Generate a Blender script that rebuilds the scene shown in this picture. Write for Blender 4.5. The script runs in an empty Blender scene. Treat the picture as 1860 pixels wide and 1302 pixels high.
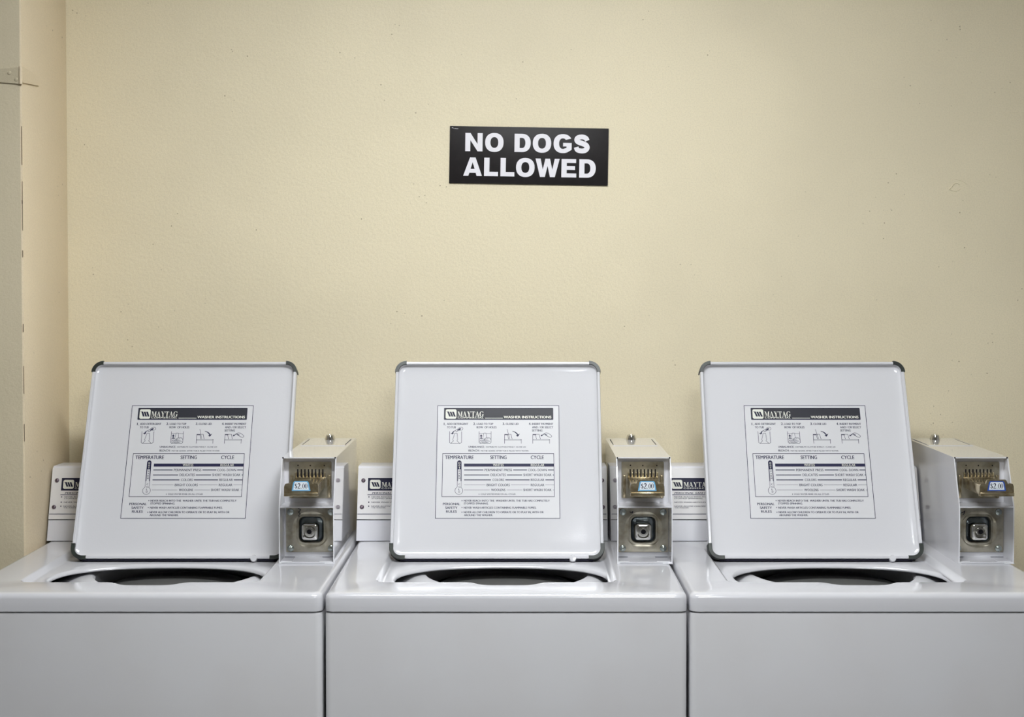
import bpy, bmesh, math, random
from mathutils import Vector, Matrix
from mathutils.geometry import tessellate_polygon

I = 0.0254                      # everything below is laid out in inches
SC = bpy.context.scene
COL = SC.collection
random.seed(7)

# ------------------------------------------------------------------ camera
cam_d = bpy.data.cameras.new('camera')
cam_d.sensor_fit = 'HORIZONTAL'
cam_d.sensor_width = 36.0
cam_d.lens = 2500.0 / 1860.0 * 36.0
cam_d.shift_x = -12.0 / 1860.0
cam_d.shift_y = -78.0 / 1860.0
cam = bpy.data.objects.new('camera', cam_d)
COL.objects.link(cam)
cam.location = (0, 0, 59.2 * I)
cam.rotation_euler = (math.radians(90 - 1.4), 0, 0)
SC.camera = cam

# ------------------------------------------------------------------ world, exposure
w = bpy.data.worlds.new('world'); SC.world = w; w.use_nodes = True
w.node_tree.nodes['Background'].inputs[0].default_value = (0.9, 0.95, 1.0, 1)
w.node_tree.nodes['Background'].inputs[1].default_value = 0.05
SC.view_settings.view_transform = 'Standard'
SC.view_settings.look = 'None'
SC.view_settings.gamma = 1.0
SC.view_settings.use_curve_mapping = False
SC.view_settings.exposure = 0.0

# lamps of the room: (name, x, y, sx, sy, strength)
LAMPS = [(1.0, 76.0, 42.0, 10.0, 53.0), (20.5, 5.0, 20.0, 24.0, 44.0)]
CEIL = 105.0

# ------------------------------------------------------------------ materials
def srgb(r, g, b):
    f = lambda c: (c / 255 / 12.92) if c / 255 <= 0.04045 else ((c / 255 + 0.055) / 1.055) ** 2.4
    return (f(r), f(g), f(b), 1)

def mat(name, col, rough=0.5, metal=0.0, spec=0.5, coat=0.0, noise=None, bump=None, emit=None):
    """noise=(scale, amount, colour2): patchy colour; bump=(scale, strength, distance)"""
    m = bpy.data.materials.new(name); m.use_nodes = True
    nt = m.node_tree; b = nt.nodes['Principled BSDF']
    b.inputs['Base Color'].default_value = col
    b.inputs['Roughness'].default_value = rough
    b.inputs['Metallic'].default_value = metal
    b.inputs['Specular IOR Level'].default_value = spec
    if coat:
        b.inputs['Coat Weight'].default_value = coat
        b.inputs['Coat Roughness'].default_value = 0.06
    tc = nt.nodes.new('ShaderNodeTexCoord')
    if noise:
        n = nt.nodes.new('ShaderNodeTexNoise'); n.inputs['Scale'].default_value = noise[0]
        n.inputs['Detail'].default_value = 5
        nt.links.new(tc.outputs['Object'], n.inputs['Vector'])
        r = nt.nodes.new('ShaderNodeMapRange'); r.inputs[1].default_value = 0.42; r.inputs[2].default_value = 0.7
        r.inputs[4].default_value = noise[1]
        nt.links.new(n.outputs['Fac'], r.inputs[0])
        mx = nt.nodes.new('ShaderNodeMixRGB'); mx.inputs[1].default_value = col; mx.inputs[2].default_value = noise[2]
        nt.links.new(r.outputs[0], mx.inputs[0]); nt.links.new(mx.outputs[0], b.inputs['Base Color'])
    if bump:
        n2 = nt.nodes.new('ShaderNodeTexNoise'); n2.inputs['Scale'].default_value = bump[0]
        n2.inputs['Detail'].default_value = 3
        nt.links.new(tc.outputs['Object'], n2.inputs['Vector'])
        bp = nt.nodes.new('ShaderNodeBump'); bp.inputs['Strength'].default_value = bump[1]
        bp.inputs['Distance'].default_value = bump[2]
        nt.links.new(n2.outputs['Fac'], bp.inputs['Height']); nt.links.new(bp.outputs[0], b.inputs['Normal'])
    if emit:
        b.inputs['Emission Color'].default_value = col
        b.inputs['Emission Strength'].default_value = emit
    return m

def paint(name, col, dirt, speck_scale=55.0, stipple=0.35):
    """orange-peel wall paint with a stippled grain and small grimy specks"""
    m = mat(name, col, 0.55, spec=0.35)
    nt = m.node_tree; b = nt.nodes['Principled BSDF']
    tc = nt.nodes.new('ShaderNodeTexCoord')
    def tex(t, s, d=3):
        n = nt.nodes.new(t); n.inputs['Scale'].default_value = s
        if t == 'ShaderNodeTexNoise': n.inputs['Detail'].default_value = d
        nt.links.new(tc.outputs['Object'], n.inputs['Vector']); return n
    big = tex('ShaderNodeTexNoise', 2.3, 4)
    fine = tex('ShaderNodeTexNoise', 330.0, 2)
    spk = tex('ShaderNodeTexVoronoi', speck_scale)
    msk = tex('ShaderNodeTexNoise', 9.0, 2)
    def rng(src, a, c, lo, hi):
        r = nt.nodes.new('ShaderNodeMapRange')
        for i, v in enumerate((a, c, lo, hi)): r.inputs[1 + i].default_value = v
        nt.links.new(src, r.inputs[0]); return r.outputs[0]
    def mix(fac, c1, c2):
        x = nt.nodes.new('ShaderNodeMixRGB'); nt.links.new(fac, x.inputs[0])
        for k, c in ((1, c1), (2, c2)):
            if isinstance(c, tuple): x.inputs[k].default_value = c
            else: nt.links.new(c, x.inputs[k])
        return x.outputs[0]
    d2 = tuple(a * 0.93 for a in col[:3]) + (1,)
    c = mix(rng(big.outputs['Fac'], 0.4, 0.65, 0, 1), col, d2)
    d3 = tuple(a * 0.76 for a in col[:3]) + (1,)
    c = mix(rng(fine.outputs['Fac'], 0.42, 0.68, 0, stipple), c, d3)
    dot = rng(spk.outputs['Distance'], 0.05, 0.11, 1, 0)
    gate = rng(msk.outputs['Fac'], 0.60, 0.66, 0, 0.75)
    mul = nt.nodes.new('ShaderNodeMath'); mul.operation = 'MULTIPLY'
    nt.links.new(dot, mul.inputs[0]); nt.links.new(gate, mul.inputs[1])
    c = mix(mul.outputs[0], c, dirt)
    nt.links.new(c, b.inputs['Base Color'])
    bp = nt.nodes.new('ShaderNodeBump'); bp.inputs['Strength'].default_value = 0.55
    bp.inputs['Distance'].default_value = 0.0012
    peel = tex('ShaderNodeTexNoise', 150.0, 3)
    nt.links.new(peel.outputs['Fac'], bp.inputs['Height']); nt.links.new(bp.outputs[0], b.inputs['Normal'])
    return m

M = {}
M['wall'] = paint('cream_wall_paint', srgb(228, 217, 188), srgb(110, 95, 60))
M['jamb'] = paint('cream_jamb_paint', srgb(226, 210, 181), srgb(110, 95, 70), 40)
M['door'] = paint('greyed_door_paint', srgb(197, 186, 160), srgb(120, 110, 90), 26, 0.3)
M['ceil'] = mat('ceiling_white', srgb(225, 222, 210), 0.8, bump=(90, 0.4, 0.002))
M['plain'] = paint('offwhite_wall_paint', srgb(190, 189, 186), srgb(120, 110, 90))
M['floor'] = mat('floor_vinyl', srgb(112, 108, 102), 0.45, noise=(12, 0.6, srgb(92, 88, 84)))
M['enamel'] = mat('white_enamel', srgb(196, 196, 201), 0.14, spec=0.5, coat=0.35, bump=(260, 0.05, 0.0006),
                  noise=(3.0, 0.35, srgb(191, 191, 194)))
M['boxenamel'] = mat('coin_box_enamel', srgb(217, 217, 222), 0.05, spec=0.6, coat=0.8, noise=(3.0, 0.35, srgb(209, 209, 212)))
M['conenamel'] = mat('console_enamel', srgb(206, 206, 212), 0.34, spec=0.4)
M['cabinet'] = mat('white_enamel_front', srgb(190, 190, 193), 0.30, spec=0.4, bump=(260, 0.05, 0.0006),
                   noise=(4.0, 0.5, srgb(183, 181, 182)))
M['lid'] = mat('white_lid_enamel', srgb(203, 203, 207), 0.10, spec=0.5, bump=(300, 0.16, 0.0006))
M['label'] = mat('label_white', srgb(203, 203, 206), 0.35, spec=0.4)
M['fascia'] = mat('fascia_white', srgb(216, 214, 214), 0.35, spec=0.4)
M['ink'] = mat('navy_ink', srgb(26, 26, 62), 0.5, spec=0.3)
M['header'] = mat('charcoal_ink', srgb(40, 41, 49), 0.45, spec=0.3)
M['navy'] = mat('deep_navy_ink', srgb(18, 18, 48), 0.45, spec=0.3)
M['paper'] = mat('white_ink', srgb(215, 215, 206), 0.5)
M['chip'] = mat('bare_wood_chip', srgb(92, 76, 56), 0.7)
M['seamshade'] = mat('dark_seam_shade', srgb(26, 25, 40), 0.7, spec=0.2)  # dark joints, also the shade painted under lid and fascia
M['rubber'] = mat('corner_plastic', srgb(30, 35, 34), 0.4, noise=(60, 0.6, srgb(58, 64, 56)))
M['tubring'] = mat('white_tub_plastic', srgb(196, 196, 200), 0.3)
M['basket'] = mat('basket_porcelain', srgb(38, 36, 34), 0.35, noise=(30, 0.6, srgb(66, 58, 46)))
M['agitator'] = mat('agitator_plastic', srgb(96, 96, 95), 0.32)
M['zinc'] = mat('zinc_plate', srgb(184, 179, 164), 0.36, metal=0.85, noise=(38, 0.8, srgb(128, 120, 100)), bump=(120, 0.12, 0.0006))
M['zincshade'] = mat('zinc_recess_shade', srgb(128, 136, 142), 0.28, metal=0.9, noise=(45, 0.7, srgb(84, 92, 96)))  # darker zinc: shade of the lock pocket put into the colour
M['rivet'] = mat('rivet_steel', srgb(172, 180, 176), 0.25, metal=0.9)
M['chrome'] = mat('chrome', srgb(215, 214, 210), 0.09, metal=1.0)
M['steel'] = mat('worn_steel', srgb(196, 184, 156), 0.22, metal=0.92, noise=(60, 0.8, srgb(132, 112, 78)), bump=(150, 0.15, 0.0006))
M['hole'] = mat('slot_black', srgb(14, 13, 22), 0.6, spec=0.2)
M['screw'] = mat('screw_steel', srgb(120, 108, 118), 0.35, metal=0.8)
M['sticker'] = mat('sticker_white', srgb(226, 232, 238), 0.4)
M['stickblue'] = mat('sticker_blue', srgb(105, 165, 205), 0.4)
M['stickblue3'] = mat('sticker_deep_blue', srgb(38, 78, 165), 0.4)
M['signblack'] = mat('sign_black', srgb(33, 30, 31), 0.45, spec=0.2, noise=(70, 0.35, srgb(42, 39, 39)))
M['signwhite'] = mat('sign_letter_white', srgb(228, 226, 232), 0.45)
M['lampglow'] = mat('lamp_diffuser', (0.95, 0.98, 1.0, 1), 0.5, emit=1.0)
M['lampbody'] = mat('lamp_body', srgb(215, 215, 210), 0.5)

# ------------------------------------------------------------------ mesh helper
class MB:
    def __init__(s): s.v = []; s.f = []; s.mi = []; s.sm = []; s.mats = []
    def mid(s, m):
        if m not in s.mats: s.mats.append(m)
        return s.mats.index(m)
    def add(s, vs, fs, m, smooth=False, T=None):
        o = len(s.v); k = s.mid(m)
        for p in vs:
            p = Vector(p)
            s.v.append(T @ p if T else p)
        for f in fs:
            s.f.append([i + o for i in f]); s.mi.append(k); s.sm.append(smooth)
    def box(s, x0, x1, y0, y1, z0, z1, m, bev=0.0, seg=2, T=None):
        bm = bmesh.new()
        vs = [bm.verts.new((x, y, z)) for x in (x0, x1) for y in (y0, y1) for z in (z0, z1)]
        for q in ((0, 1, 3, 2), (4, 6, 7, 5), (0, 4, 5, 1), (2, 3, 7, 6), (0, 2, 6, 4), (1, 5, 7, 3)):
            bm.faces.new([vs[i] for i in q])
        if bev: bmesh.ops.bevel(bm, geom=bm.edges[:], offset=bev, segments=seg, affect='EDGES', profile=0.5)
        bm.verts.index_update()
        s.add([v.co.copy() for v in bm.verts], [[v.index for v in f.verts] for f in bm.faces], m, bev > 0, T)
        bm.free()
    def loft(s, loops, m, cap0=False, cap1=False, smooth=True, T=None, closed=True):
        n = len(loops[0]); vs = [p for l in loops for p in l]; fs = []
        for a in range(len(loops) - 1):
            for i in range(n if closed else n - 1):
                j = (i + 1) % n
                fs.append([a * n + i, a * n + j, (a + 1) * n + j, (a + 1) * n + i])
        if cap0: fs.append(list(range(n))[::-1])
        if cap1: fs.append([(len(loops) - 1) * n + i for i in range(n)])
        s.add(vs, fs, m, smooth, T)
    def lathe(s, prof, c, m, axis='z', n=28, T=None):
        loops = []
        for r, h in prof:
            l = []
            for i in range(n):
                a = 2 * math.pi * i / n; p = (r * math.cos(a), r * math.sin(a))
                l.append((c[0] + p[0], c[1] + p[1], c[2] + h) if axis == 'z' else (c[0] + p[0], c[1] - h, c[2] + p[1]))
            loops.append(l)
        s.loft(loops, m, True, True, True, T)
    def prism(s, pts, z0, z1, m, T=None, smooth=False):
        """flat outline (x, y) raised from z0 to z1"""
        tri = tessellate_polygon([[Vector((p[0], p[1], 0)) for p in pts]])
        n = len(pts)
        vs = [(p[0], p[1], z0) for p in pts] + [(p[0], p[1], z1) for p in pts]
        fs = [[i + n for i in t] for t in tri] + [[i for i in t][::-1] for t in tri]
        fs += [[i, (i + 1) % n, n + (i + 1) % n, n + i] for i in range(n)]
        s.add(vs, fs, m, smooth, T)
    def flat(s, loops, z, m, T=None):
        """printed shape: first loop outline, others holes"""
        L = [[Vector((p[0], p[1], 0)) for p in l] for l in loops]
        tri = tessellate_polygon(L)
        vs = [(p[0], p[1], z) for l in loops for p in l]
        fs = []
        for t in tri:
            a, b, c = (Vector(vs[i]) for i in t)
            fs.append(list(t) if (b - a).cross(c - a).z >= 0 else list(t)[::-1])
        s.add(vs, fs, m, False, T)
    def rect(s, x0, y0, x1, y1, z, m, T=None):
        s.flat([[(x0, y0), (x1, y0), (x1, y1), (x0, y1)]], z, m, T)
    def stroke(s, pts, wd, z, m, closed=False, T=None):
        """printed line of width wd (number or list)"""
        P = [Vector((p[0], p[1])) for p in pts]; n = len(P); L = []; R = []
        for i in range(n):
            if closed: a, b = P[i - 1], P[(i + 1) % n]
            else: a, b = P[max(0, i - 1)], P[min(n - 1, i + 1)]
            d1 = (P[i] - a); d2 = (b - P[i])
            d1 = d1.normalized() if d1.length > 1e-9 else d2.normalized()
            d2 = d2.normalized() if d2.length > 1e-9 else d1
            t = (d1 + d2)
            t = t.normalized() if t.length > 1e-6 else d1
            nn = Vector((-t.y, t.x)); k = max(0.5, nn.dot(Vector((-d1.y, d1.x))))
            h = (wd[i] if isinstance(wd, (list, tuple)) else wd) / 2 / k
            L.append(P[i] + nn * h); R.append(P[i] - nn * h)
        vs = [(p.x, p.y, z) for p in L] + [(p.x, p.y, z) for p in R]
        fs = [[n + i, n + (i + 1) % n, (i + 1) % n, i] for i in range(n if closed else n - 1)]
        s.add(vs, fs, m, False, T)
    def text(s, body, x0, x1, y0, y1, z, m, bold=0.0, shear=0.0, spacing=1.0, T=None):
        """lettering squeezed to fill x0..x1, y0 (base) .. y1 (cap top)"""
        c = bpy.data.curves.new('t', 'FONT'); c.body = body; c.resolution_u = 3
        c.shear = shear; c.space_character = spacing
        o = bpy.data.objects.new('t', c); COL.objects.link(o)
        bpy.context.view_layer.update()
        me = o.to_mesh(); vs = [v.co.copy() for v in me.vertices]; fs = [list(p.vertices) for p in me.polygons]
        o.to_mesh_clear()
        bpy.data.objects.remove(o); bpy.data.curves.remove(c)
        xa = min(v.x for v in vs); xb = max(v.x for v in vs)
        k = (x1 - x0) / (xb - xa + 2 * bold)
        q = [(x0 + (v.x - xa + bold) * k, y0 + v.y / CAPH * (y1 - y0), z) for v in vs]
        f2 = []
        for f in fs:
            a, b, c3 = (Vector(q[i]) for i in f[:3])
            f2.append(f if (b - a).cross(c3 - a).z >= 0 else f[::-1])
        for n, dx in enumerate((-bold * k, 0, bold * k) if bold else (0,)):      # heavier type: struck three times
            s.add([(p[0] + dx, p[1], p[2] + n * .0002) for p in q], f2, m, False, T)
    def mesh(s, name, sharp=38):
        me = bpy.data.meshes.new(name)
        me.from_pydata([tuple(v * I) for v in s.v], [], s.f)
        for m in s.mats: me.materials.append(m)
        for p, k, sm in zip(me.polygons, s.mi, s.sm): p.material_index = k; p.use_smooth = sm
        me.update()
        try: me.set_sharp_from_angle(angle=math.radians(sharp))
        except Exception: pass
        return me
    def obj(s, name, parent=None, loc=(0, 0, 0), rot=(0, 0, 0), label=None, sharp=38):
        return put(s.mesh(name, sharp), name, parent, loc, rot, label)

def put(me, name, parent=None, loc=(0, 0, 0), rot=(0, 0, 0), label=None):
    o = bpy.data.objects.new(name, me); COL.objects.link(o)
    o.location = Vector(loc) * I; o.rotation_euler = rot
    if parent: o.parent = parent
    if label: o['label'] = label
    return o
def thing(name, label, cat, loc=(0, 0, 0), group=None):
    o = bpy.data.objects.new(name, None); COL.objects.link(o); o.location = Vector(loc) * I
    o.empty_display_size = 0.1
    o['label'] = label; o['category'] = cat
    if group: o['group'] = group
    return o
def struct(mb, name, label=None, parent=None, loc=(0, 0, 0)):
    o = mb.obj(name, parent, loc)
    o['kind'] = 'structure'
    return o

# cap height of the built-in lettering
_c = bpy.data.curves.new('t', 'FONT'); _c.body = 'H'; _o = bpy.data.objects.new('t', _c); COL.objects.link(_o)
bpy.context.view_layer.update()
CAPH = max(v.co.y for v in _o.to_mesh().vertices); _o.to_mesh_clear()
bpy.data.objects.remove(_o); bpy.data.curves.remove(_c)

def rrect(x0, x1, y0, y1, r, n=6):
    pts = []
    for cx, cy, a0 in ((x1 - r, y0 + r, -90), (x1 - r, y1 - r, 0), (x0 + r, y1 - r, 90), (x0 + r, y0 + r, 180)):
        for i in range(n + 1):
            a = math.radians(a0 + 90 * i / n); pts.append((cx + r * math.cos(a), cy + r * math.sin(a)))
    return pts
def catmull(P, n=8, closed=False):
    out = []; L = len(P)
    for i in range(L if closed else L - 1):
        g = lambda k: Vector(P[k % L]) if closed else Vector(P[min(max(k, 0), L - 1)])
        p0, p1, p2, p3 = g(i - 1), g(i), g(i + 1), g(i + 2)
        for j in range(n):
            t = j / n
            out.append(tuple(0.5 * ((2 * p1) + (p2 - p0) * t + (2 * p0 - 5 * p1 + 4 * p2 - p3) * t * t + (3 * p1 - p0 - 3 * p2 + p3) * t ** 3)))
    if not closed: out.append(tuple(P[-1]))
    return out
def Z(pts, z): return [(p[0], p[1], z) for p in pts]

# ------------------------------------------------------------------ the room
WALLX, WALLY, DOORY = -42.45, 129.8, 118.0
b = MB(); b.box(WALLX - 4, 118, WALLY, WALLY + 5, 0, CEIL, M['wall'])
for path, rad in (([(41.0, 68.9), (41.35, 68.8), (41.8, 68.65), (42.3, 68.3)], .03), ([(40.5, 67.9), (40.75, 68.1), (40.95, 68.4), (41.25, 68.5), (41.5, 68.35)], .06), ([(40.5, 67.9), (40.8, 67.8), (41.2, 67.75), (41.6, 67.95)], .04)):
    P_ = catmull(path, 5)                                   # old lumps of paint on the wall
    b.loft([[(x, WALLY - rad * math.sin(a), z + rad * math.cos(a)) for a in (0, .8, 1.57, 2.34, 3.14)] for x, z in P_], M['wall'], closed=False)
struct(b, 'wall_back')
# pilaster between the corner and the door: the narrow side wall
b = MB(); b.box(WALLX - 3.6, WALLX, DOORY + 0.02, WALLY, 0, CEIL, M['jamb'], 0.12)
for z0, z1, wd in ((69.2, 72.5, .05), (63.6, 67.8, .03), (61.3, 61.9, .07), (65.9, 66.2, .08), (54.9, 55.6, .07), (49.6, 52.0, .035), (45.5, 47.0, .03)):
    b.box(WALLX - .02 - wd * .6, WALLX - .02, DOORY - .004, DOORY + .06, z0, z1, M['chip'])
b.box(WALLX - 42, WALLX - 38, DOORY + 0.02, WALLY, 0, CEIL, M['jamb'])
b.box(WALLX - 38, WALLX - 3.6, DOORY + 0.02, WALLY, 92, CEIL, M['jamb']); struct(b, 'wall_left')
b = MB(); b.box(-90, -84, -110, WALLY, 0, CEIL, M['plain'])
b.box(-84, WALLX - 42, DOORY + 0.02, WALLY, 0, CEIL, M['plain']); struct(b, 'wall_side')
b = MB(); b.box(112, 118, -110, WALLY, 0, CEIL, M['plain']); struct(b, 'wall_right')
b = MB(); b.box(-90, 118, -116, -110, 0, CEIL, M['plain']); struct(b, 'wall_front')
b = MB(); b.box(-90, 118, -116, WALLY + 5, -4, 0, M['floor']); struct(b, 'floor')
b = MB(); b.box(-90, 118, -116, WALLY + 5, CEIL, CEIL + 4, M['ceil']); struct(b, 'ceiling')
# door leaf facing the room, hinged on the pilaster
b = MB(); b.box(WALLX - 37.6, WALLX - 0.14, DOORY - 0.0, DOORY + 1.6, 0.6, 91.5, M['door'], 0.06)
door = struct(b, 'door_1')
b = MB()
b.lathe([(0, 0), (0.11, 0), (0.14, 0.03), (0.14, 1.5), (0.11, 1.55), (0, 1.55)], (WALLX - 0.02, DOORY - 0.13, 76.05), M['jamb'], 'z', 18)
for zz in (76.35, 76.72, 77.12): b.lathe([(0.15, 0), (0.155, 0.015), (0.155, 0.05), (0.15, 0.065)], (WALLX - 0.02, DOORY - 0.13, zz), M['jamb'], 'z', 18)
# strap on the door face (tapers away from the barrel), leaf on the pilaster side
TX = Matrix(((1, 0, 0, 0), (0, 0, -1, 0), (0, 1, 0, 0), (0, 0, 0, 1)))           # (x, y, z) -> (x, -z, y)
b.prism([(WALLX - 0.1, 76.08), (WALLX - 0.1, 77.5), (WALLX - 6.2, 77.0), (WALLX - 6.5, 76.8), (WALLX - 6.2, 76.6)], -DOORY + 0.005, -DOORY + 0.15, M['door'], T=TX)
for sx, sz in ((-0.86, 77.02), (-0.28, 76.46), (-2.6, 77.0), (-3.6, 76.6)):
    b.lathe([(0.17, 0), (0.15, 0.05), (0.08, 0.08), (0, 0.085)], (WALLX - 0.12 + sx, DOORY - 0.14, sz), M['door'], 'y', 16)
TL_ = Matrix(((0, 0, 1, WALLX), (1, 0, 0, 0), (0, 1, 0, 0), (0, 0, 0, 1)))       # (y, z, out) on the pilaster
b.prism([(DOORY - 0.05, 76.2), (DOORY - 0.05, 77.55), (DOORY + 1.6, 77.5), (DOORY + 4.0, 77.02), (DOORY + 4.0, 76.5)], 0.005, 0.13, M['jamb'], T=TL_)
b.box(WALLX, WALLX + 0.12, DOORY + 0.3, DOORY + 1.3, 76.3, 76.62, M['jamb'], 0.04)
hg = b.obj('hinge', door, label='painted strap hinge')

# ------------------------------------------------------------------ ceiling lights
for k, (lx, ly, sx, sy, st) in enumerate(LAMPS):
    t = thing('ceiling_light', ['fluorescent ceiling fixture above the space before the washers', 'fluorescent ceiling fixture farther back behind the viewer'][k], 'light', (lx, ly, CEIL))
    b = MB(); b.box(-sx / 2 - 1, sx / 2 + 1, -sy / 2 - 1, sy / 2 + 1, -2.2, -0.02, M['lampbody'], 0.2); b.obj('housing', t)
    m = M['lampglow'].copy(); m.node_tree.nodes['Principled BSDF'].inputs['Emission Strength'].default_value = st
    b = MB(); b.box(-sx / 2, sx / 2, -sy / 2, sy / 2, -2.5, -2.22, m, 0.1); b.obj('diffuser', t)

# ------------------------------------------------------------------ sign
def arc(cx, cy, rx, ry, a0, a1, n=20, e=2.25):
    out = []
    for i in range(n + 1):
        a = math.radians(a0 + (a1 - a0) * i / n); c, s_ = math.cos(a), math.sin(a)
        out.append((cx + rx * math.copysign(abs(c) ** (2 / e), c), cy + ry * math.copysign(abs(s_) ** (2 / e), s_)))
    return out
def heavy(ch):
    """heavy grotesque capital, height 1: loops with the outline first; and its width"""
    if ch == 'N': return [[(0, 0), (0, 1), (.27, 1), (.65, .40), (.65, 1), (.92, 1), (.92, 0), (.66, 0), (.27, .60), (.27, 0)]], .92
    if ch == 'L': return [[(0, 0), (0, 1), (.29, 1), (.29, .235), (.76, .235), (.76, 0)]], .76
    if ch == 'E': return [[(0, 0), (0, 1), (.80, 1), (.80, .785), (.29, .785), (.29, .62), (.75, .62), (.75, .41), (.29, .41), (.29, .22), (.82, .22), (.82, 0)]], .82
    if ch == 'A': return [[(0, 0), (.36, 1), (.66, 1), (1.02, 0), (.73, 0), (.675, .165), (.335, .165), (.28, 0)], [(.395, .375), (.615, .375), (.505, .74)]], 1.02
    if ch == 'W': return [[(0, 1), (.28, 1), (.41, .40), (.545, 1), (.80, 1), (.935, .40), (1.065, 1), (1.335, 1), (1.08, 0), (.81, 0), (.67, .60), (.53, 0), (.26, 0)]], 1.335
    if ch == 'D': return [[(0, 0), (0, 1), (.40, 1)] + arc(.40, .5, .48, .5, 88, -88, 22) + [(.40, 0)],
                          [(.28, .22), (.40, .22)] + arc(.40, .5, .19, .28, -80, 80, 14) + [(.40, .78), (.28, .78)]], .88
    if ch == 'O': return [arc(.49, .5, .49, .52, 0, 350, 35), arc(.49, .5, .21, .295, 0, 345, 23)], .98
    if ch == 'G': return [arc(.49, .5, .49, .52, 30, 306, 30) + [(.95, .17), (.95, .54), (.50, .54), (.50, .345), (.68, .345), (.68, .265)] + arc(.49, .5, .20, .29, 298, 44, 20)], .96
    if ch == 'S':
        sp = catmull([(.72, .68), (.64, .82), (.44, .885), (.22, .83), (.165, .70), (.26, .595), (.47, .52), (.66, .43), (.715, .29), (.62, .155), (.42, .115), (.20, .17), (.135, .32)], 6)
        wd = [.25 + .03 * math.sin(i / len(sp) * math.pi) for i in range(len(sp))]
        L = []; R = []
        for i, p in enumerate(sp):
            a, c = Vector(sp[max(i - 1, 0)]), Vector(sp[min(i + 1, len(sp) - 1)]); d = (c - a).normalized()
            L.append((p[0] - d.y * wd[i] / 2, p[1] + d.x * wd[i] / 2)); R.append((p[0] + d.y * wd[i] / 2, p[1] - d.x * wd[i] / 2))
        return [L + R[::-1]], .86
sign = thing('warning_sign', 'black wall sign with white capitals reading no dogs allowed', 'sign', (0.97, WALLY, 71.04))
SW, SH = 14.92, 5.36
sign.rotation_euler = (math.radians(90), math.radians(0.95), 0)
b = MB(); b.box(-SW / 2, SW / 2, -SH / 2, SH / 2, 0.02, 0.16, M['signblack'], 0.03)
b.obj('sign_plate', sign)
b = MB()
def sxy(u, v): return (-SW / 2 + u * SW, SH / 2 - v * SH)
# letter boxes measured on the plate as fractions of its width and height
for ch, u0, u1 in (('N', .098, .207), ('O', .223, .339), ('D', .408, .510), ('O', .523, .639), ('G', .654, .769), ('S', .781, .882)):
    loops, gw = heavy(ch)
    (xa, yb), (xb, ya) = sxy(u0, .118), sxy(u1, .437)
    b.flat([[(xa + p[0] / gw * (xb - xa), ya + p[1] * (yb - ya)) for p in l] for l in loops], 0.175, M['signwhite'])
for ch, u0, u1 in (('A', .088, .206), ('L', .219, .307), ('L', .322, .410), ('O', .420, .537), ('W', .542, .694), ('E', .706, .800), ('D', .818, .922)):
    loops, gw = heavy(ch)
    (xa, yb), (xb, ya) = sxy(u0, .545), sxy(u1, .866)
    b.flat([[(xa + p[0] / gw * (xb - xa), ya + p[1] * (yb - ya)) for p in l] for l in loops], 0.175, M['signwhite'])
b.obj('sign_lettering', sign)
b = MB()
x, y = sxy(.012, .03)
b.stroke([(x, y), (x + .12, y - .02), (x + .2, y - .09), (x + .34, y - .08), (x + .46, y - .1), (x + .6, y - .09)], [.05, .02, .012, .04, .03, .035], .165, M['signwhite'])
b.obj('paint_flake', sign)

# ------------------------------------------------------------------ printed matter for the washers
SERIF = {  # high-contrast serif capitals, height 1, as overlapping strokes (x, y) polygons
    'M': ([[(.0, 0), (.0, .05), (.26, .05), (.26, 0)], [(.10, 0), (.10, 1), (.16, 1), (.16, 0)], [(0, .95), (0, 1), (.36, 1), (.66, .12), (.57, 0), (.14, .95)],
           [(.57, 0), (.63, 0), (1.0, 1), (.93, 1)], [(.88, 0), (.88, 1), (1.1, 1), (1.1, 0)], [(.80, 0), (.80, .05), (1.18, .05), (1.18, 0)], [(.92, .95), (.92, 1), (1.18, 1), (1.18, .95)]], 1.18),
    'A': ([[(0, 0), (0, .05), (.30, .05), (.30, 0)], [(.12, .03), (.18, .03), (.52, .9), (.46, 1)], [(.42, 1), (.56, 1), (.94, 0), (.68, 0)], [(.24, .30), (.24, .36), (.68, .36), (.68, .30)], [(.58, 0), (.58, .05), (1.02, .05), (1.02, 0)]], 1.02),
    'Y': ([[(0, .95), (0, 1), (.42, 1), (.42, .95)], [(.08, 1), (.33, 1), (.60, .42), (.40, .38)], [(.50, .42), (.56, .42), (.86, 1), (.80, 1)], [(.66, .95), (.66, 1), (.98, 1), (.98, .95)],
           [(.38, 0), (.38, .46), (.61, .46), (.61, 0)], [(.28, 0), (.28, .05), (.71, .05), (.71, 0)]], .98),
    'T': ([[(0, .94), (0, 1), (.9, 1), (.9, .94)], [(0, .72), (0, 1), (.05, 1), (.07, .72)], [(.85, 1), (.9, 1), (.9, .72), (.83, .72)], [(.34, 0), (.34, 1), (.57, 1), (.57, 0)], [(.24, 0), (.24, .05), (.67, .05), (.67, 0)]], .9),
    'G': ([arc(.5, .5, .5, .52, 40, 180, 12) + arc(.5, .5, .28, .47, 180, 48, 12), arc(.5, .5, .5, .52, 180, 305, 12) + arc(.5, .5, .28, .47, 300, 180, 12),
           [(.68, .04), (.68, .42), (.9, .42), (.9, .08)], [(.58, .39), (.58, .44), (1.0, .44), (1.0, .39)], [(.83, .66), (.83, .98), (.89, .98), (.90, .66)]], 1.0),
}
def serif_word(b, word, x0, x1, y0, y1, z, m, T=None):
    tot = sum(SERIF[c][1] for c in word) + 0.04 * (len(word) - 1); x = 0; k = (x1 - x0) / tot
    for c in word:
        polys, gw = SERIF[c]
        for n, p in enumerate(polys):
            b.flat([[(x0 + (x + q[0]) * k, y0 + q[1] * (y1 - y0)) for q in p]], z + n * 0.0001, m, T)
        x += gw + 0.04
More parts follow.
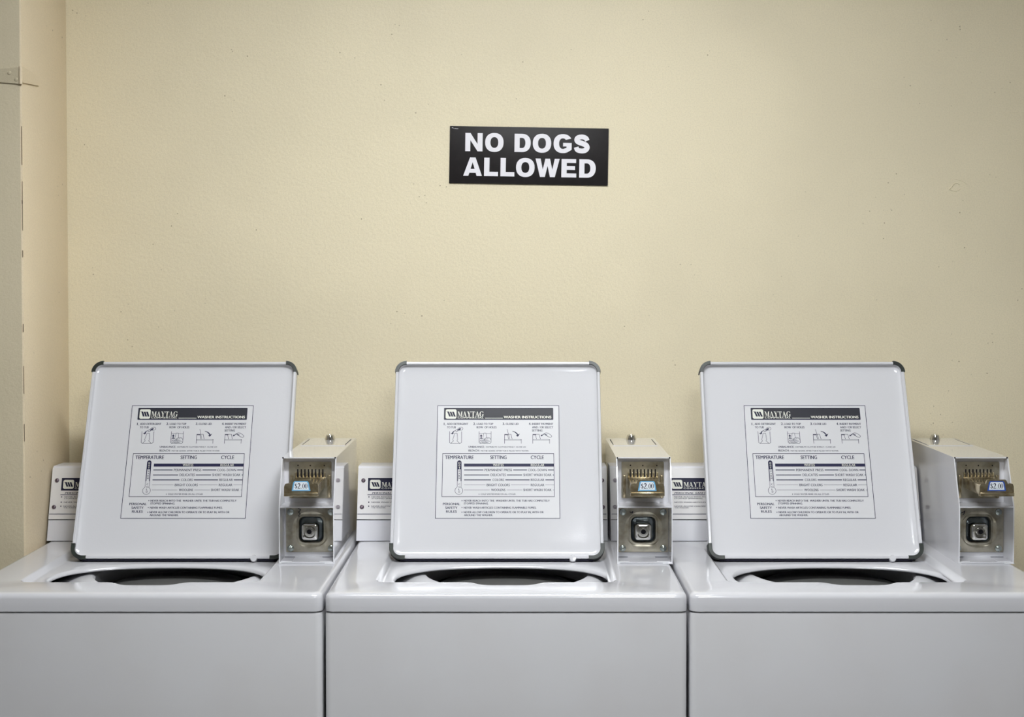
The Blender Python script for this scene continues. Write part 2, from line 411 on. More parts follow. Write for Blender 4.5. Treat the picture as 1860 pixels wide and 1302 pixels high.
def logo(b, x0, x1, y0, y1, z, m_ink, T=None):
    r = (x1 - x0) * .16
    b.flat([rrect(x0, x1, min(y0, y1), max(y0, y1), r)], z, M['paper'], T)
    W, H = x1 - x0, y1 - y0
    q = lambda u, v: (x0 + u * W, y0 + v * H)
    for a in (.14, .36, .58):
        b.flat([[q(a, .74), q(a + .17, .74), q(a + .35, .24), q(a + .18, .24)]], z + .003, m_ink, T)
    b.stroke([q(.06, .745), q(.3, .745)], H * .03, z + .003, m_ink, T=T)
    b.stroke([q(.72, .245), q(.94, .245)], H * .03, z + .003, m_ink, T=T)
def price(b, x0, x1, y0, y1, z, m):
    """$2.00 in a bookish serif"""
    W, H = x1 - x0, y1 - y0
    q = lambda u, v: (x0 + u * W, y0 + v * H)
    def st(pts, wd): b.stroke([q(*p) for p in pts], [a * W for a in wd] if isinstance(wd, list) else wd * W, z, m)
    s = catmull([(.175, .74), (.13, .88), (.075, .84), (.05, .70), (.10, .55), (.17, .40), (.18, .22), (.11, .10), (.05, .14), (.02, .28)], 5)
    st(s, [.022 + .035 * math.sin(math.pi * i / len(s)) for i in range(len(s))])
    st([(.105, -.06), (.105, 1.04)], .02)
    s = catmull([(.25, .72), (.28, .90), (.345, .97), (.41, .86), (.41, .66), (.34, .36), (.25, .06)], 5)
    st(s, [.02 + .045 * math.sin(math.pi * i / len(s)) for i in range(len(s))])
    b.flat([[q(.235, 0), q(.235, .09), q(.27, .13), q(.42, .13), q(.45, .22), (q(.46, .22)), q(.44, 0)]], z, m)
    b.flat([[q(.50, 0), q(.55, 0), q(.55, .13), q(.50, .13)]], z, m)
    for a in (.60, .80):
        o = [q(a + .1 + .1 * math.cos(t * math.pi / 12), .49 + .5 * math.sin(t * math.pi / 12)) for t in range(24)]
        i = [q(a + .1 + .048 * math.cos(t * math.pi / 12), .49 + .45 * math.sin(t * math.pi / 12)) for t in range(24)]
        b.flat([o, i], z, m)

def instruction_label():
    """the sheet on the inside of a lid; artwork laid out on a 734 x 667 drawing grid"""
    b = MB(); LW, LH = 10.7, 10.09
    def P(x, y):                                            # drawing grid -> inches, origin bottom left
        t = (y - 318) / 667.0
        xl = 310 - 10 * t; xr = 1028 + 6 * t
        return ((x - xl) / (xr - xl) * LW, (1 - t) * LH)
    e1, e2, e3 = .012, .018, .024
    b.box(-.05, LW + .05, -.05, LH + .05, -.002, .006, M['label'])
    px = LW / 724.0
    ink = M['ink']
    def rect(x0, y0, x1, y1, z=e1, m=ink):
        b.flat([[P(x0, y1), P(x1, y1), P(x1, y0), P(x0, y0)]], z, m)
    def line(pts, wd=2.6, z=e1, m=ink, closed=False): b.stroke([P(*p) for p in pts], wd * px, z, m, closed)
    def tx(s, x0, x1, y0, y1, z=e1, m=ink, bold=.028, **k):
        a, c = P(x0, y1), P(x1, y0); b.text(s, a[0], c[0], a[1], c[1], z, m, bold, **k)
    b.stroke([(0, 0), (LW, 0), (LW, LH), (0, LH)], 3.4 * px, e1, ink, True)
    # header
    a, c = P(347, 404), P(995, 332)
    b.flat([rrect(a[0], c[0], a[1], c[1], .06)], e1, M['navy'])
    b.flat([rrect(a[0] + .07, c[0] - .05, a[1] + .09, c[1] - .05, .04)], e1 + .003, M['header'])
    a, c = P(357, 398), P(422, 340); logo(b, a[0], c[0], a[1], c[1], e2, M['navy'])
    a, c = P(428, 385), P(583, 354); serif_word(b, 'MAYTAG', a[0], c[0], a[1], c[1], e2, M['paper'])
    tx('COMMERCIAL', 428, 583, 387.5, 396, e2, M['paper'], .03, spacing=1.15)
    line([(590, 394), (697, 394)], 3, e2, M['paper'])
    tx('WASHER INSTRUCTIONS', 701, 984, 380, 395, e2, M['paper'], .035)
    # the four steps
    for s_, x0, x1, y in (('1.', 347, 360, 422), ('2.', 521, 536, 421), ('3.', 695, 709, 421), ('4.', 850, 864, 421)): tx(s_, x0, x1, y, y + 15)
    for s_, x0, x1, y in (('ADD DETERGENT', 365, 491, 423), ('TO TUB', 365, 418, 443), ('LOAD TO TOP', 541, 639, 423), ('ROW  OF HOLES', 541, 659, 443),
                          ('CLOSE LID', 713, 790, 423), ('INSERT PAYMENT', 869, 995, 423), ('AND / OR SELECT', 870, 995, 443), ('SETTING', 869, 931, 462)):
        tx(s_, x0, x1, y, y + 12.5)
    # step 1 drawing: tub, agitator, hand pouring a cup
    line([(381, 474), (381, 540), (388, 546), (445, 546), (452, 540), (452, 474)], 2.4)
    line([(412, 485), (400, 523), (404, 531), (390, 545)], 2.2); line([(412, 485), (426, 485)], 2.2)
    line([(426, 485), (429, 523), (425, 531), (441, 545)], 2.2)
    b.stroke([P(*p) for p in catmull([(414, 470), (406, 474), (401, 480), (398, 487)], 4)], [k * px for k in (2, 2.5, 3, 3.5, 4, 5, 5.5, 6, 6.5, 7, 7, 7, 7)], e1, ink)
    b.flat([[P(386, 484), P(397, 492), P(408, 484)]], e1, ink)
    line([(414, 469), (424, 463), (432, 470), (422, 477)], 2.2, closed=True)
    line(catmull([(428, 464), (436, 453), (452, 449), (460, 455), (457, 464), (442, 468)], 4, True), 2.2, closed=True)
    b.flat([[P(*p) for p in [(430, 463), (438, 456), (450, 456), (446, 463), (436, 467)]]], e1, ink)
    # step 2: tub of clothes, up arrow
    line([(556, 474), (556, 540), (562, 546), (621, 546), (627, 540), (627, 474)], 2.4)
    line([(556, 487), (582, 487)], 2); line([(599, 487), (627, 487)], 2)
    line([(578, 516), (584, 484), (597, 484), (601, 514)], 2)
    b.flat([[P(560, 503), P(568, 491), P(576, 503)]], e1, ink); rect(565, 502, 571, 518)
    for c_ in ([(557, 520), (572, 517), (586, 520), (600, 512), (614, 511), (626, 522)], [(558, 534), (570, 526), (584, 528), (596, 521), (612, 518)],
               [(562, 544), (574, 534), (590, 536), (604, 530), (622, 534)], [(586, 520), (590, 528), (604, 532)], [(572, 540), (590, 542), (612, 538)]):
        line(catmull(c_, 4), 2.4)
    # step 3: lid closing
    def machine(x, slits, dx=0):
        line([(x, 547), (x, 492), (x + 38, 492), (x + 45, 521)], 2.4)
        for q_ in slits: line(q_, 2.2)
        rect(x - 1, 520, x + 100, 527, e1, M['ink'])
        rect(x + 2, 521.6, x + 97, 525.4, e1 + .003, M['label'])
        line([(x + 99, 522), (x + 99, 547)], 2.4); rect(x, 491, x + 20, 496)
    machine(707, ([(726, 494), (730, 521)], [(722, 461), (727, 480), (738, 521)]))
    b.stroke([P(*p) for p in catmull([(753, 473), (768, 478), (779, 487), (786, 497)], 4)], [k * px for k in (2, 3, 3.5, 4, 5, 5.5, 6, 6, 6.5, 7, 7, 7, 7)], e1, ink)
    b.flat([[P(773, 500), P(786, 506), P(798, 487), P(786, 494)]], e1, ink)
    # step 4: hand at the coin slide
    machine(874, ([(890, 494), (896, 521)],))
    b.flat([[P(921, 505), P(923, 492), P(933, 501)]], e1, ink); line([(926, 499), (944, 487)], 4)
    line(catmull([(943, 489), (952, 483), (966, 486), (984, 499), (985, 505), (978, 510), (962, 504), (950, 496)], 4, True), 2.4, closed=True)
    line([(944, 491), (960, 497)], 4)
    # notes
    tx('UNBALANCE:', 494, 589, 561, 572); tx('DISTRIBUTE CLOTHES EVENLY- CLOSE LID', 597, 833, 563, 571.5, bold=.012)
    tx('BLEACH:', 494, 559, 583, 594); tx('MAY BE ADDED AFTER TUB IS FILLED WITH WATER', 566, 849, 586, 594.5, bold=.012)
    # table
    b.stroke([P(341, 607), P(998, 607), P(1001, 860), P(338, 860)], 3 * px, e1, ink, True)
    tx('TEMPERATURE', 355, 524, 618.5, 639); tx('SETTING', 622, 719, 618.5, 639); tx('CYCLE', 862, 939, 618.5, 639)
    rect(468, 666, 998, 684)
    rows = [(675, 'WHITES', 639, 702, 'REGULAR', 862, 942, 0, ()), (704, 'PERMANENT PRESS', 589, 751, 'COOL- DOWN', 846, 956, 5, ((468, 582), (758, 840), (963, 999))),
            (733, 'DELICATES', 625, 715, 'SHORT WASH/ SOAK', 818, 985, 5, ((468, 617), (721, 811), (992, 999))), (762, 'COLORS', 636, 705, 'REGULAR', 862, 942, 5, ((468, 627), (712, 855), (948, 999))),
            (792, 'BRIGHT COLORS', 602, 738, 'REGULAR', 862, 942, 1.8, ((468, 595), (745, 855), (948, 999))), (821, 'WOOLENS', 628, 712, 'SHORT WASH/ SOAK', 818, 985, 1.8, ((468, 620), (720, 812), (992, 999)))]
    for y, s1, a0, a1, s2, c0, c1, wd, segs in rows:
        m_, z_ = (M['paper'], e3) if wd == 0 else (ink, e1)
        tx(s1, a0, a1, y - 7, y + 6.5, z_, m_, .012 if wd == 0 else .018); tx(s2, c0, c1, y - 7, y + 6.5, z_, m_, .012 if wd == 0 else .018)
        for q0, q1 in segs: line([(q0, y), (q1, y)], wd)
    # thermometer
    bulb = [(438 + 23 * math.cos(math.radians(a)), 825 + 22 * math.sin(math.radians(a))) for a in range(-62, 243, 12)]
    outl = bulb + [(428, 800), (428, 662)] + [(440 + 12 * math.cos(math.radians(a)), 660 + 12 * math.sin(math.radians(a))) for a in range(180, 361, 20)] + [(452, 800)]
    line(outl, 2.2, closed=True)
    b.flat([[P(*p) for p in [(428, 700), (428, 662)] + [(440 + 12 * math.cos(math.radians(a)), 660 + 12 * math.sin(math.radians(a))) for a in range(180, 361, 20)] + [(452, 700)]]], e1, ink)
    for xx in (429, 449): rect(xx - 1, 700, xx + 3, 770)
    for s_, ys, m_ in (('HOT', (658, 672, 686), M['paper']), ('WARM', (706, 720, 734, 748), ink), ('COLD', (783, 798, 813, 827), ink)):
        for ch, yy in zip(s_, ys): tx(ch, 435.5, 445, yy, yy + 10, e3 if m_ is M['paper'] else e1, m_, .025)
    tx('COLD WATER RINSE ON ALL CYCLES', 566, 772, 840.5, 850, bold=.012); rect(555, 843, 559.5, 848)
    # safety rules
    tx('PERSONAL', 344, 446, 895, 909); tx('SAFETY', 358, 430, 917, 931); tx('RULES', 363, 427, 939, 952.5)
    for y in (883, 923, 950): b.flat([[P(457 + 3 * math.cos(a * .7854), y + 3 * math.sin(a * .7854)) for a in range(8)]], e1, ink)
    tx('NEVER REACH INTO THE  WASHER UNTIL THE TUB HAS COMPLETELY', 467, 974, 878, 889); tx('STOPPED SPINNING.', 467, 613, 894, 905)
    tx('NEVER WASH ARTICLES CONTAINING FLAMMABLE FUMES.', 467, 895, 918, 929.5)
    tx('NEVER ALLOW CHILDREN TO OPERATE OR TO PLAY IN, WITH OR', 467, 938, 944.5, 956); tx('AROUND THE WASHER.', 469, 639, 961, 972.5)
    return b.mesh('instruction_label')

def fascia_label(W):
    """printing on the console front; origin bottom left of the fascia plate"""
    b = MB(); k = 1 / 238.0
    X = lambda x: (x - 100) * k
    Y = lambda y: (1220 - y) * k * 1.0
    z = .012
    b.rect(X(308), Y(607), X(1500), Y(335), z, M['navy'])
    logo(b, X(348), X(578), Y(570), Y(375), z + .004, M['navy'])
    serif_word(b, 'MAYTAG', X(605), X(1180), Y(526), Y(424), z + .004, M['paper'])
    b.text('COMMERCIAL', X(600), X(1185), Y(572), Y(542), z + .004, M['paper'], .02, spacing=1.3)
    b.text('PERSONAL SAFETY RULES', X(395), X(1400), Y(676), Y(642), z, M['ink'], .03, shear=.3)
    b.rect(X(303), Y(704), X(1500), Y(692), z, M['ink'])
    for y in (742, 855, 940): b.flat([[(X(335 + 13 * math.cos(a * .6283)), Y(y + 13 * math.sin(a * .6283))) for a in range(10)]], z, M['ink'])
    for s_, x1, y in (('NEVER REACH INTO THE WASHER UNTIL THE TUB HAS COMPLETELY', 2350, 728), ('STOPPED SPINNING.', 1010, 763), ('NEVER WASH ARTICLES CONTAINING FLAMMABLE FUMES.', 2060, 843),
                      ('NEVER ALLOW CHILDREN TO OPERATE OR TO PLAY IN, WITH OR AROUND', 2500, 928), ('THE WASHER.', 705, 961)):
        b.text(s_, X(392), X(x1), Y(y + 25), Y(y), z, M['ink'], .008)
    b.rect(.0, Y(1113), W, Y(1101), z, M['ink'])
    return b.mesh('fascia_print')

# ------------------------------------------------------------------ a washer
LEAN = math.radians(22.3)           # lid leaning back when open
CLEAN = math.radians(16.2)          # console face leaning back
LABEL = instruction_label()
CACHE = {}

def star(poly, c, angs):
    """distance from c to a closed outline, along each angle"""
    out = []
    n = len(poly)
    for a in angs:
        d = Vector((math.cos(a), math.sin(a))); best = None
        for i in range(n):
            p, q = Vector(poly[i]) - c, Vector(poly[(i + 1) % n]) - c
            e = q - p; den = d.x * e.y - d.y * e.x
            if abs(den) < 1e-12: continue
            t = (p.x * e.y - p.y * e.x) / den; u = (p.x * d.y - p.y * d.x) / den
            if t > 0 and -1e-7 <= u <= 1 + 1e-7 and (best is None or t > best): best = t
        out.append(best)
    return out

def top_panel(W, D=26.9):
    b = MB(); c = Vector((13.1, 8.1))
    def rec(ins):
        x0, x1, y0, y1, r = 3.35 + ins, 22.1 - ins, 3.9 + ins, 18.2 - ins, max(.9 - ins * .4, .3)
        pts = rrect(x0, x1, y0, y1, r)
        k = max(0, 1.05 - ins * .3)                       # finger notch in the middle of the front edge
        m0 = 13.58
        notch = [(m0 - 3.3, y0), (m0 - 2.9, y0 - .07 * k), (m0 - 2.5, y0 - .35 * k), (m0 - 2.1, y0 - .72 * k), (m0 - 1.7, y0 - .93 * k), (m0 - 1.2, y0 - k), (m0, y0 - k)]
        notch += [(2 * m0 - p[0], p[1]) for p in notch[-2::-1]]
        # rrect starts with its bottom-right arc: the bottom edge closes the outline
        return pts + notch
    def ell(a, d, e=2.3):
        return arc(13.1, 8.0, a, d, 0, 357, 119, e)
    def outer(ins, r): return rrect(ins, W - ins, ins, D - ins, r, 5)
    shapes = [(outer(0, .6), -1.36), (outer(0, .6), -.42), (outer(.04, .6), -.26), (outer(.15, .55), -.10), (outer(.32, .5), -.015), (outer(.52, .5), 0.0),
              (rec(-.06), 0.0), (rec(.02), -.015), (rec(.10), -.07), (rec(.34), -.42), (rec(.42), -.49), (rec(.52), -.52),
              (ell(8.74, 5.5), -.53), (ell(8.66, 5.38), -.55), (ell(8.58, 5.24), -.61), (ell(8.52, 5.14), -.70), (ell(8.50, 5.10), -.80), (ell(8.54, 5.14), -.88)]
    angs = set()
    for pts, _ in (shapes[0], shapes[5], shapes[6], shapes[11], shapes[13]):
        for p in pts:
            angs.add(round(math.atan2(p[1] - c.y, p[0] - c.x), 4))
    angs = sorted(angs); A = [angs[0]]
    for a in angs[1:]:
        if a - A[-1] > .006: A.append(a)
    loops = []
    for pts, z in shapes:
        R = star(pts, c, A)
        loops.append([(c.x + r * math.cos(a), c.y + r * math.sin(a), z) for r, a in zip(R, A)])
    b.loft(loops, M['enamel'])
    return b

def cabinet(W, D=26.9):
    b = MB(); T = 34.58
    sh = lambda i, z: Z(rrect(i, W - i, i, D - i, .5, 5), z)
    b.loft([sh(.3, 1.2), sh(.02, 1.2), sh(.02, T - .22), sh(.07, T - .08), sh(.2, T), sh(.8, T)], M['cabinet'], True, False)
    # dark gap and inner shell that carries the top panel
    for q in ((.35, W - .35, .3, 2.2), (.35, W - .35, D - 2.2, D - .3), (.35, 2.2, 2.2, D - 2.2), (W - 2.2, W - .35, 2.2, D - 2.2)):
        b.box(*q, T - .3, T + .06, M['seamshade'])
    for x in (2, W - 2):
        for y in (2, D - 2): b.lathe([(.0, 0), (.8, 0), (.8, .5), (.4, .6), (.4, 1.25), (0, 1.25)], (x, y, 0), M['seamshade'], 'z', 16)
    return b

def tub():
    b = MB(); n = 72
    def cir(r, z): return [(13.5 + r * math.cos(2 * math.pi * i / n), 13.5 + r * math.sin(2 * math.pi * i / n), z) for i in range(n)]
    b.loft([cir(10.6, -2.3), cir(10.5, -2.1), cir(9.6, -1.8), cir(8.6, -1.42), cir(7.9, -1.2), cir(7.3, -1.12), cir(6.95, -1.17), cir(6.75, -1.4), cir(6.8, -2.0), cir(6.9, -2.7)], M['tubring'])
    o = b.mesh('tub_ring')
    b = MB()
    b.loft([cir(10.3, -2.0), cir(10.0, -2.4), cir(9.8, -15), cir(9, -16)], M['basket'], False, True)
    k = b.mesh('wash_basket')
    b = MB()
    b.lathe([(0, -1.52), (1.2, -1.53), (3.0, -1.60), (4.6, -1.75), (5.6, -1.95), (5.9, -2.15), (5.6, -2.4), (2.2, -3.4), (1.8, -9), (5.5, -15), (0, -15.4)], (13.4, 13.2, -.32), M['agitator'], 'z', 56)
    a = b.mesh('agitator')
    return o, k, a

def lid_meshes():
    W, H = 18.15, 17.6; n = 9
    b = MB()
    def rr(i, r, z, up=0): return Z(rrect(i, W - i, i + up, H - i, max(r, .15), n), z)
    b.loft([rr(.10, .9, -.62), rr(.02, .95, -.5), rr(0, .95, -.3), rr(0, .95, .30), rr(.04, .93, .37), rr(.20, .80, .385), rr(.25, .75, .34), rr(.27, .75, .18), rr(.30, .75, .07),
            rr(.40, .75, .0), rr(.60, .75, -.055), rr(.9, .75, -.09), rr(1.3, .8, -.105), rr(1.8, .8, -.11)], M['lid'], True, True)
    shell = b.mesh('lid_panel')
    caps = []
    for cx, cy, a0, ex in ((W - .95, .95, -90, .35), (W - .95, H - .95, 0, .0), (.95, H - .95, 90, .0), (.95, .95, 180, .35)):
        b = MB(); ring = []
        angs = [a0 + 90 * i / 12 for i in range(13)]
        path = [(cx + .95 * math.cos(math.radians(a)), cy + .95 * math.sin(math.radians(a)), math.cos(math.radians(a)), math.sin(math.radians(a))) for a in angs]
        if ex:
            s, e = path[0], path[-1]
            path = [(s[0] + s[3] * ex, s[1] - s[2] * ex, s[2], s[3])] + path + [(e[0] - e[3] * ex, e[1] + e[2] * ex, e[2], e[3])]
        prof = [(.06, -.66), (.06, .40), (.03, .44), (-.24, .44), (-.27, .40), (-.27, .02)]
        loops = [[(x + nx * o_, y + ny * o_, z) for o_, z in prof] for x, y, nx, ny in path]
        b.loft(loops, M['rubber'], True, True)
        caps.append(b.mesh('corner_cap'))
    b = MB(); b.lathe([(.0, -.3), (.30, -.3), (.30, .3), (.26, .42), (0, .44)], (0, 0, 0), M['lid'], 'z', 20); nub = b.mesh('lid_bumper')
    b = MB(); b.box(.9, W - .9, -.16, -.01, -.45, .2, M['seamshade'], .03); shade = b.mesh('lid_gap_shade')  # dark strip painting the shade in the gap under the lid
    return shell, caps, nub, shade

def coin_parts():
    P = {}
    BW, HT = 4.55, 8.57; FY = 0.0      # origin: front bottom left corner of the box
    t = .09
    b = MB()
    prof = [(0, 0), (0, 4.66), (1.55, HT), (15.7, HT), (15.7, 0)]
    TS = lambda x0: Matrix(((0, 0, 1, x0), (1, 0, 0, 0), (0, 1, 0, 0), (0, 0, 0, 1)))
    b.prism(prof, 0, t, M['boxenamel'], T=TS(0)); b.prism(prof, 0, t, M['boxenamel'], T=TS(BW - t))
    b.box(t, BW - t, 1.55, 15.7, HT - t, HT, M['boxenamel']); b.box(t, BW - t, 15.6, 15.7, 0, HT - t, M['boxenamel'])
    b.box(t, BW - t, .02, 15.6, .0, .12, M['boxenamel'])                    # floor
    b.box(t, BW - t, .02, 2.9, 4.60, 4.70, M['boxenamel'])                  # shelf between the two bays
    b.box(t, BW - t, 2.3, 2.4, 4.65, HT - t, M['boxenamel']); b.box(t, BW - t, 2.8, 2.9, .12, 4.65, M['boxenamel']); b.box(t, BW - t, 2.3, 2.8, .12, .52, M['boxenamel'])
    b.box(t, .26, 2.3, 2.8, .52, 4.65, M['boxenamel']); b.box(4.4, BW - t, 2.3, 2.8, .52, 4.65, M['boxenamel'])                 # back of the bays
    b.box(-.02, BW + .02, -.12, 15.6, -.02, .03, M['boxenamel'])            # foot flange
    b.box(.2, BW - .8, -.05, -.045, .035, .055, M['seamshade'])
    for x0, x1 in ((.12, 1.0), (3.3, 4.35)):                              # folded tabs on the bay floor
        b.box(x0, x1, .25, 1.9, .12, .15, M['boxenamel']); b.box(x0, x1, 1.9, 1.95, .12, .18, M['seamshade'])
    for x in (.10, BW - .10): b.lathe([(.07, 0), (.07, .012), (0, .012)], (x, 1.52, HT - .04), M['hole'], 'y', 10)
    P['coin_box'] = b.mesh('coin_box')
    b = MB()                                                              # hatch plate on top
    b.prism([(.30, 9.5), (BW - .30, 9.5), (BW - .35, 15.1), (.35, 15.1)], HT + .004, HT + .03, M['boxenamel'])
    for x in (.36, BW - .36): b.box(x - .035, x + .035, 10.2, 14.4, HT + .03, HT + .034, M['seamshade'])
    P['top_hatch'] = b.mesh('top_hatch')
    b = MB(); b.lathe([(.47, 0), (.47, .06), (.36, .42), (.30, .46), (.16, .47), (.14, .40), (0, .40)], (2.28, 14.2, HT + .03), M['chrome'], 'z', 28); P['cam_lock'] = b.mesh('cam_lock')
    YP = 2.3
    TF = lambda y: Matrix(((1, 0, 0, 0), (0, 0, -1, y), (0, 1, 0, 0), (0, 0, 0, 1)))   # outline in x, z; depth towards the front
    b = MB(); b.prism(rrect(.5, 4.05, 5.05, 8.12, .12), 0, .14, M['zinc'], T=TF(YP))
    for x, z in ((1.25, 7.82), (2.28, 7.80), (3.45, 7.8)): b.lathe([(.06, 0), (.06, .01), (0, .01)], (x, YP - .14, z), M['hole'], 'y', 10)
    b.box(.62, .85, YP - .32, YP - .13, 5.1, 7.0, M['steel'], .05)
    b.box(3.72, 3.98, YP - .32, YP - .13, 5.1, 7.0, M['steel'], .05)
    P['coin_plate'] = b.mesh('coin_plate')
    b = MB()                                                              # slotted coin guide
    for k in range(8): b.box(1.17 + .3 * k, 1.28 + .3 * k, YP - .155, YP - .14, 6.7, 7.5, M['hole'])
    for k in range(9): b.box(1.03 + .3 * k, 1.165 + .3 * k, YP - .34, YP - .13, 6.84, 7.24, M['steel'], .03)
    b.box(1.0, 3.62, YP - .26, YP - .13, 6.66, 6.84, M['steel'], .03)
    P['coin_guide'] = b.mesh('coin_guide')
    b = MB()                                                              # slide with its eared front plate
    b.box(1.02, 3.5, -2.3, YP - .12, 5.96, 6.78, M['steel'], .06)
    out = [(.83, 5.94), (.86, 6.72), (.95, 6.93), (1.22, 6.98), (1.34, 6.9), (1.44, 7.22), (1.52, 7.27), (2.92, 7.27), (3.0, 7.22), (3.14, 6.9), (3.3, 6.98), (3.52, 6.93), (3.6, 6.72), (3.64, 5.94)]
    b.prism(out, 0, .16, M['steel'], T=TF(-2.28))
    b.box(.86, 3.61, -2.62, -2.4, 5.94, 6.26, M['steel'], .06)
    P['coin_slide'] = b.mesh('coin_slide')
    for nm, blue in (('price_sticker', M['stickblue']), ('price_sticker_deep', M['stickblue3'])):
        b = MB(); T = TF(-2.44)
        b.prism([(1.47, 6.36), (1.60, 7.06), (1.70, 7.16), (2.74, 7.16), (2.84, 7.06), (2.98, 6.36)], 0, .008, blue, T=T)
        b.flat([[(1.60, 6.46), (1.70, 7.02), (1.75, 7.09), (2.68, 7.09), (2.74, 7.02), (2.85, 6.46)]], .012, M['sticker'], T=T)
        bb = MB(); price(bb, 1.70, 2.74, 6.56, 6.98, .018, M['navy'])
        for f, mi in zip(bb.f, bb.mi): pass
        b.add([v.copy() for v in bb.v], bb.f, M['navy'], False, T)
        P[nm] = b.mesh('price_sticker')
    # lock plate with an embossed ring and a sunken pocket, its shade painted dark
    b = MB(); c = (2.33, 2.43); N = 7
    def rq(w_, h_, r, d): return [(p[0], p[1], d) for p in rrect(c[0] - w_, c[0] + w_, c[1] - h_, c[1] + h_, r, N)]
    b.loft([rq(2.1, 1.9, .06, 0), rq(2.1, 1.9, .06, .14), rq(1.72, 1.62, 1.45, .14), rq(1.62, 1.56, 1.4, .19), rq(1.5, 1.48, 1.3, .19), rq(1.22, 1.28, .62, .12), rq(1.12, 1.18, .56, .17), rq(1.05, 1.10, .50, .16),
            rq(1.0, 1.05, .46, .0), rq(.97, 1.02, .44, -.25), rq(.90, .95, .40, -.36), rq(.8, .85, .34, -.40)], M['zinc'], False, False, True, T=TF(YP))
    b.loft([rq(1.0, 1.05, .46, -.02), rq(.965, 1.015, .44, -.24), rq(.895, .945, .40, -.345), rq(.79, .84, .34, -.385)], M['zincshade'], False, True, True, T=TF(YP))
    P['lock_plate'] = b.mesh('lock_plate')
    b = MB(); b.lathe([(.29, 0), (.27, .09), (.18, .16), (.07, .19), (0, .195)], (0, 0, 0), M['rivet'], 'y', 22); P['rivet'] = b.mesh('rivet')
    b = MB()
    def lk(w_, r, d): return [(p[0], p[1], d) for p in rrect(2.28 - w_, 2.28 + w_, 2.30 - w_, 2.30 + w_, r, 6)]
    b.loft([lk(.74, .3, -.38), lk(.72, .3, .45), lk(.66, .26, .66), lk(.58, .22, .72), lk(.50, .40, .74), lk(.46, .38, .66), lk(.42, .38, .60)], M['chrome'], False, True, True, T=TF(YP))
    b.lathe([(.30, .6), (.30, .84), (.27, .88), (.20, .88), (.18, .80), (.10, .80)], (2.28, YP, 2.36), M['chrome'], 'y', 28)
    b.lathe([(.185, .70), (.185, .805), (.11, .805), (.11, .83), (0, .83)], (2.28, YP, 2.36), M['hole'], 'y', 20)
    P['key_lock'] = b.mesh('key_lock')
    return P

LIDS = lid_meshes(); COIN = coin_parts(); TUB = tub()
b = MB(); b.lathe([(.19, 0), (.19, .05), (.15, .10), (.08, .12), (.07, .06), (0, .06)], (0, 0, 0), M['screw'], 'z', 18); SCREW = b.mesh('screw')

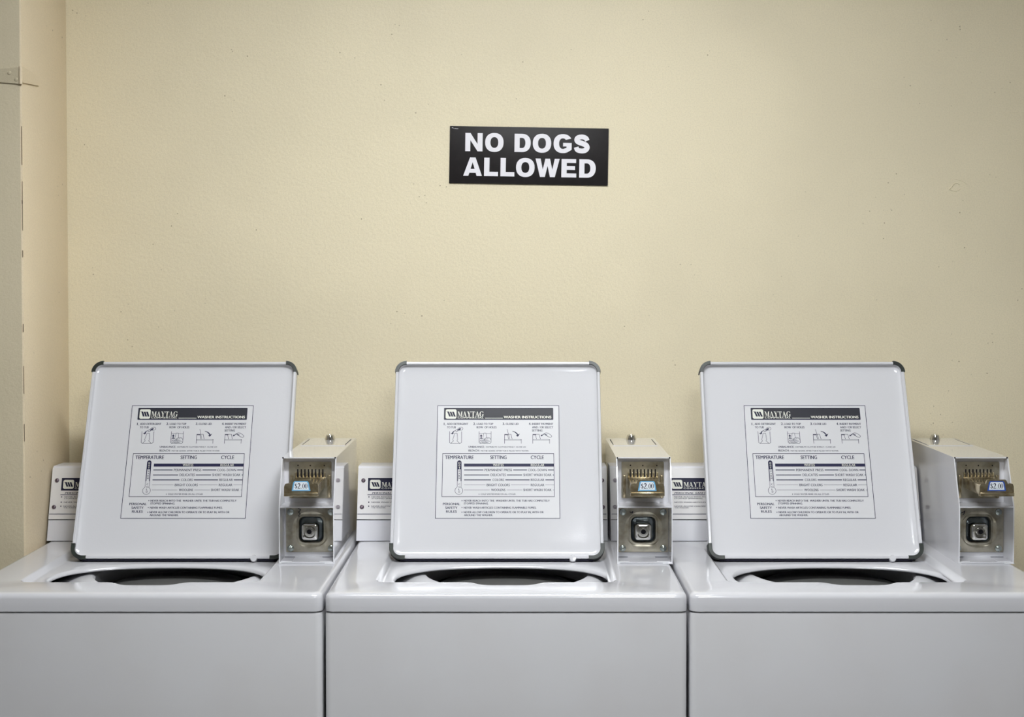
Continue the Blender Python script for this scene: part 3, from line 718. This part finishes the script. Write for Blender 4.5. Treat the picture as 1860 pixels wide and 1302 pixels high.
def washer(x0, W, lidx, boxx, label, mark, deep=False):
    fy = 102.0
    t = thing('washing_machine', label, 'washing machine', (x0, fy, 0), 'top loading coin washers along the wall')
    cabinet(W).obj('cabinet', t)
    top_panel(W).obj('top_panel', t, (0, 0, 36.0))
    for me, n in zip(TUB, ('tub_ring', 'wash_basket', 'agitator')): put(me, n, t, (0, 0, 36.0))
    # console along the back edge, up to the coin box
    cw = boxx - .14 - x0
    b = MB()
    TS = Matrix(((0, 0, 1, 0), (1, 0, 0, 0), (0, 1, 0, 0), (0, 0, 0, 1)))
    prof = [(20.55, .06), (20.55 + 1.82, 6.32), (22.55, 6.48), (22.9, 6.5), (25.2, 6.46), (25.6, 6.2), (26.6, .06)]
    b.prism(prof, -.05, cw, M['conenamel'], T=TS)
    b.box(.05, cw - .1, 20.7, 26.5, 0.005, .06, M['seamshade'])
    con = b.obj('console', t, (0, 0, 36.0))
    fo = Vector((0, 20.45, .06)); du = Vector((0, math.sin(CLEAN), math.cos(CLEAN)))
    rot = (math.radians(90) - CLEAN, 0, 0)
    o = fo + du * 1.93
    b = MB(); FH = 4.62
    b.prism([(-.04, 0), (cw - .02, 0), (cw - .02, FH), (-.04, FH)], -.12, .0, M['fascia'])
    b.box(-.04, cw - .02, -.03, .0, -.11, -.02, M['seamshade'])  # dark strip painting the shadow below the fascia edge
    fas = b.obj('fascia', con, tuple(o), rot)
    key = 'fp%.1f' % cw
    put(fascia_label(cw - .1), 'fascia_print', con, tuple(o), rot)
    for sx, sy in ((.45, 3.50), (.38, 1.10), (cw - .45, 3.5), (cw - .4, 1.1)):
        p = o + du * sy + Vector((sx, -math.cos(CLEAN) * .004, math.sin(CLEAN) * .004)); put(SCREW, 'screw', con, tuple(p), rot)
    # lid, standing open
    lrot = (math.radians(90) - LEAN, 0, 0); lo = (lidx - x0, 14.2, 35.68)
    lid = put(LIDS[0], 'lid', t, lo, lrot)
    for me in LIDS[1]: put(me, 'corner_cap', lid, label='dark plastic corner cap')
    put(LIDS[2], 'lid_bumper', lid, (15.5, .02, .0)); put(LIDS[3], 'lid_gap_shade', lid)
    put(LABEL, 'instruction_label', lid, (3.77, 3.55, -.106))
    # coin box
    cb = put(COIN['coin_box'], 'coin_box', t, (boxx - x0, 10.75, 36.03))
    for n in ('top_hatch', 'cam_lock', 'coin_plate', 'coin_guide', 'coin_slide', 'lock_plate', 'key_lock'): put(COIN[n], n, cb)
    put(COIN['price_sticker_deep' if deep else 'price_sticker'], 'price_sticker', cb, label='blue edged price sticker')
    for rx, rz in ((.6, 3.9), (4.0, 3.9), (.6, .84), (4.0, .84)): put(COIN['rivet'], 'rivet', cb, (rx, 2.16, rz))
    if mark:
        b = MB(); T = Matrix(((1, 0, 0, 0), (0, 0, -1, 2.10), (0, 1, 0, 0), (0, 0, 0, 1)))
        b.stroke(catmull(mark, 5), .055, .006, M['navy'], T=T); b.obj('ink_scribble', cb)
    return t

washer(-42.15, 27.48, -37.92, -19.72, 'left white coin washer with lid raised, beside the cream door and its hinge', [(1.25, 4.2), (1.45, 4.1), (1.3, 3.9), (1.42, 3.75), (1.3, 3.6), (1.36, 3.5)])
washer(-14.47, 27.07, -10.92, 8.12, 'middle white coin washer with lid raised, directly below the no dogs sign', [(1.2, 3.95), (1.3, 3.85), (1.45, 3.95), (1.4, 3.8)])
washer(12.78, 28.02, 16.15, 36.22, 'right white coin washer with lid raised, its deep blue price sticker farthest from the door', [(.75, 4.0), (.85, 3.85), (1.05, 3.9), (1.15, 4.0), (1.1, 3.8), (1.0, 3.65)], True)
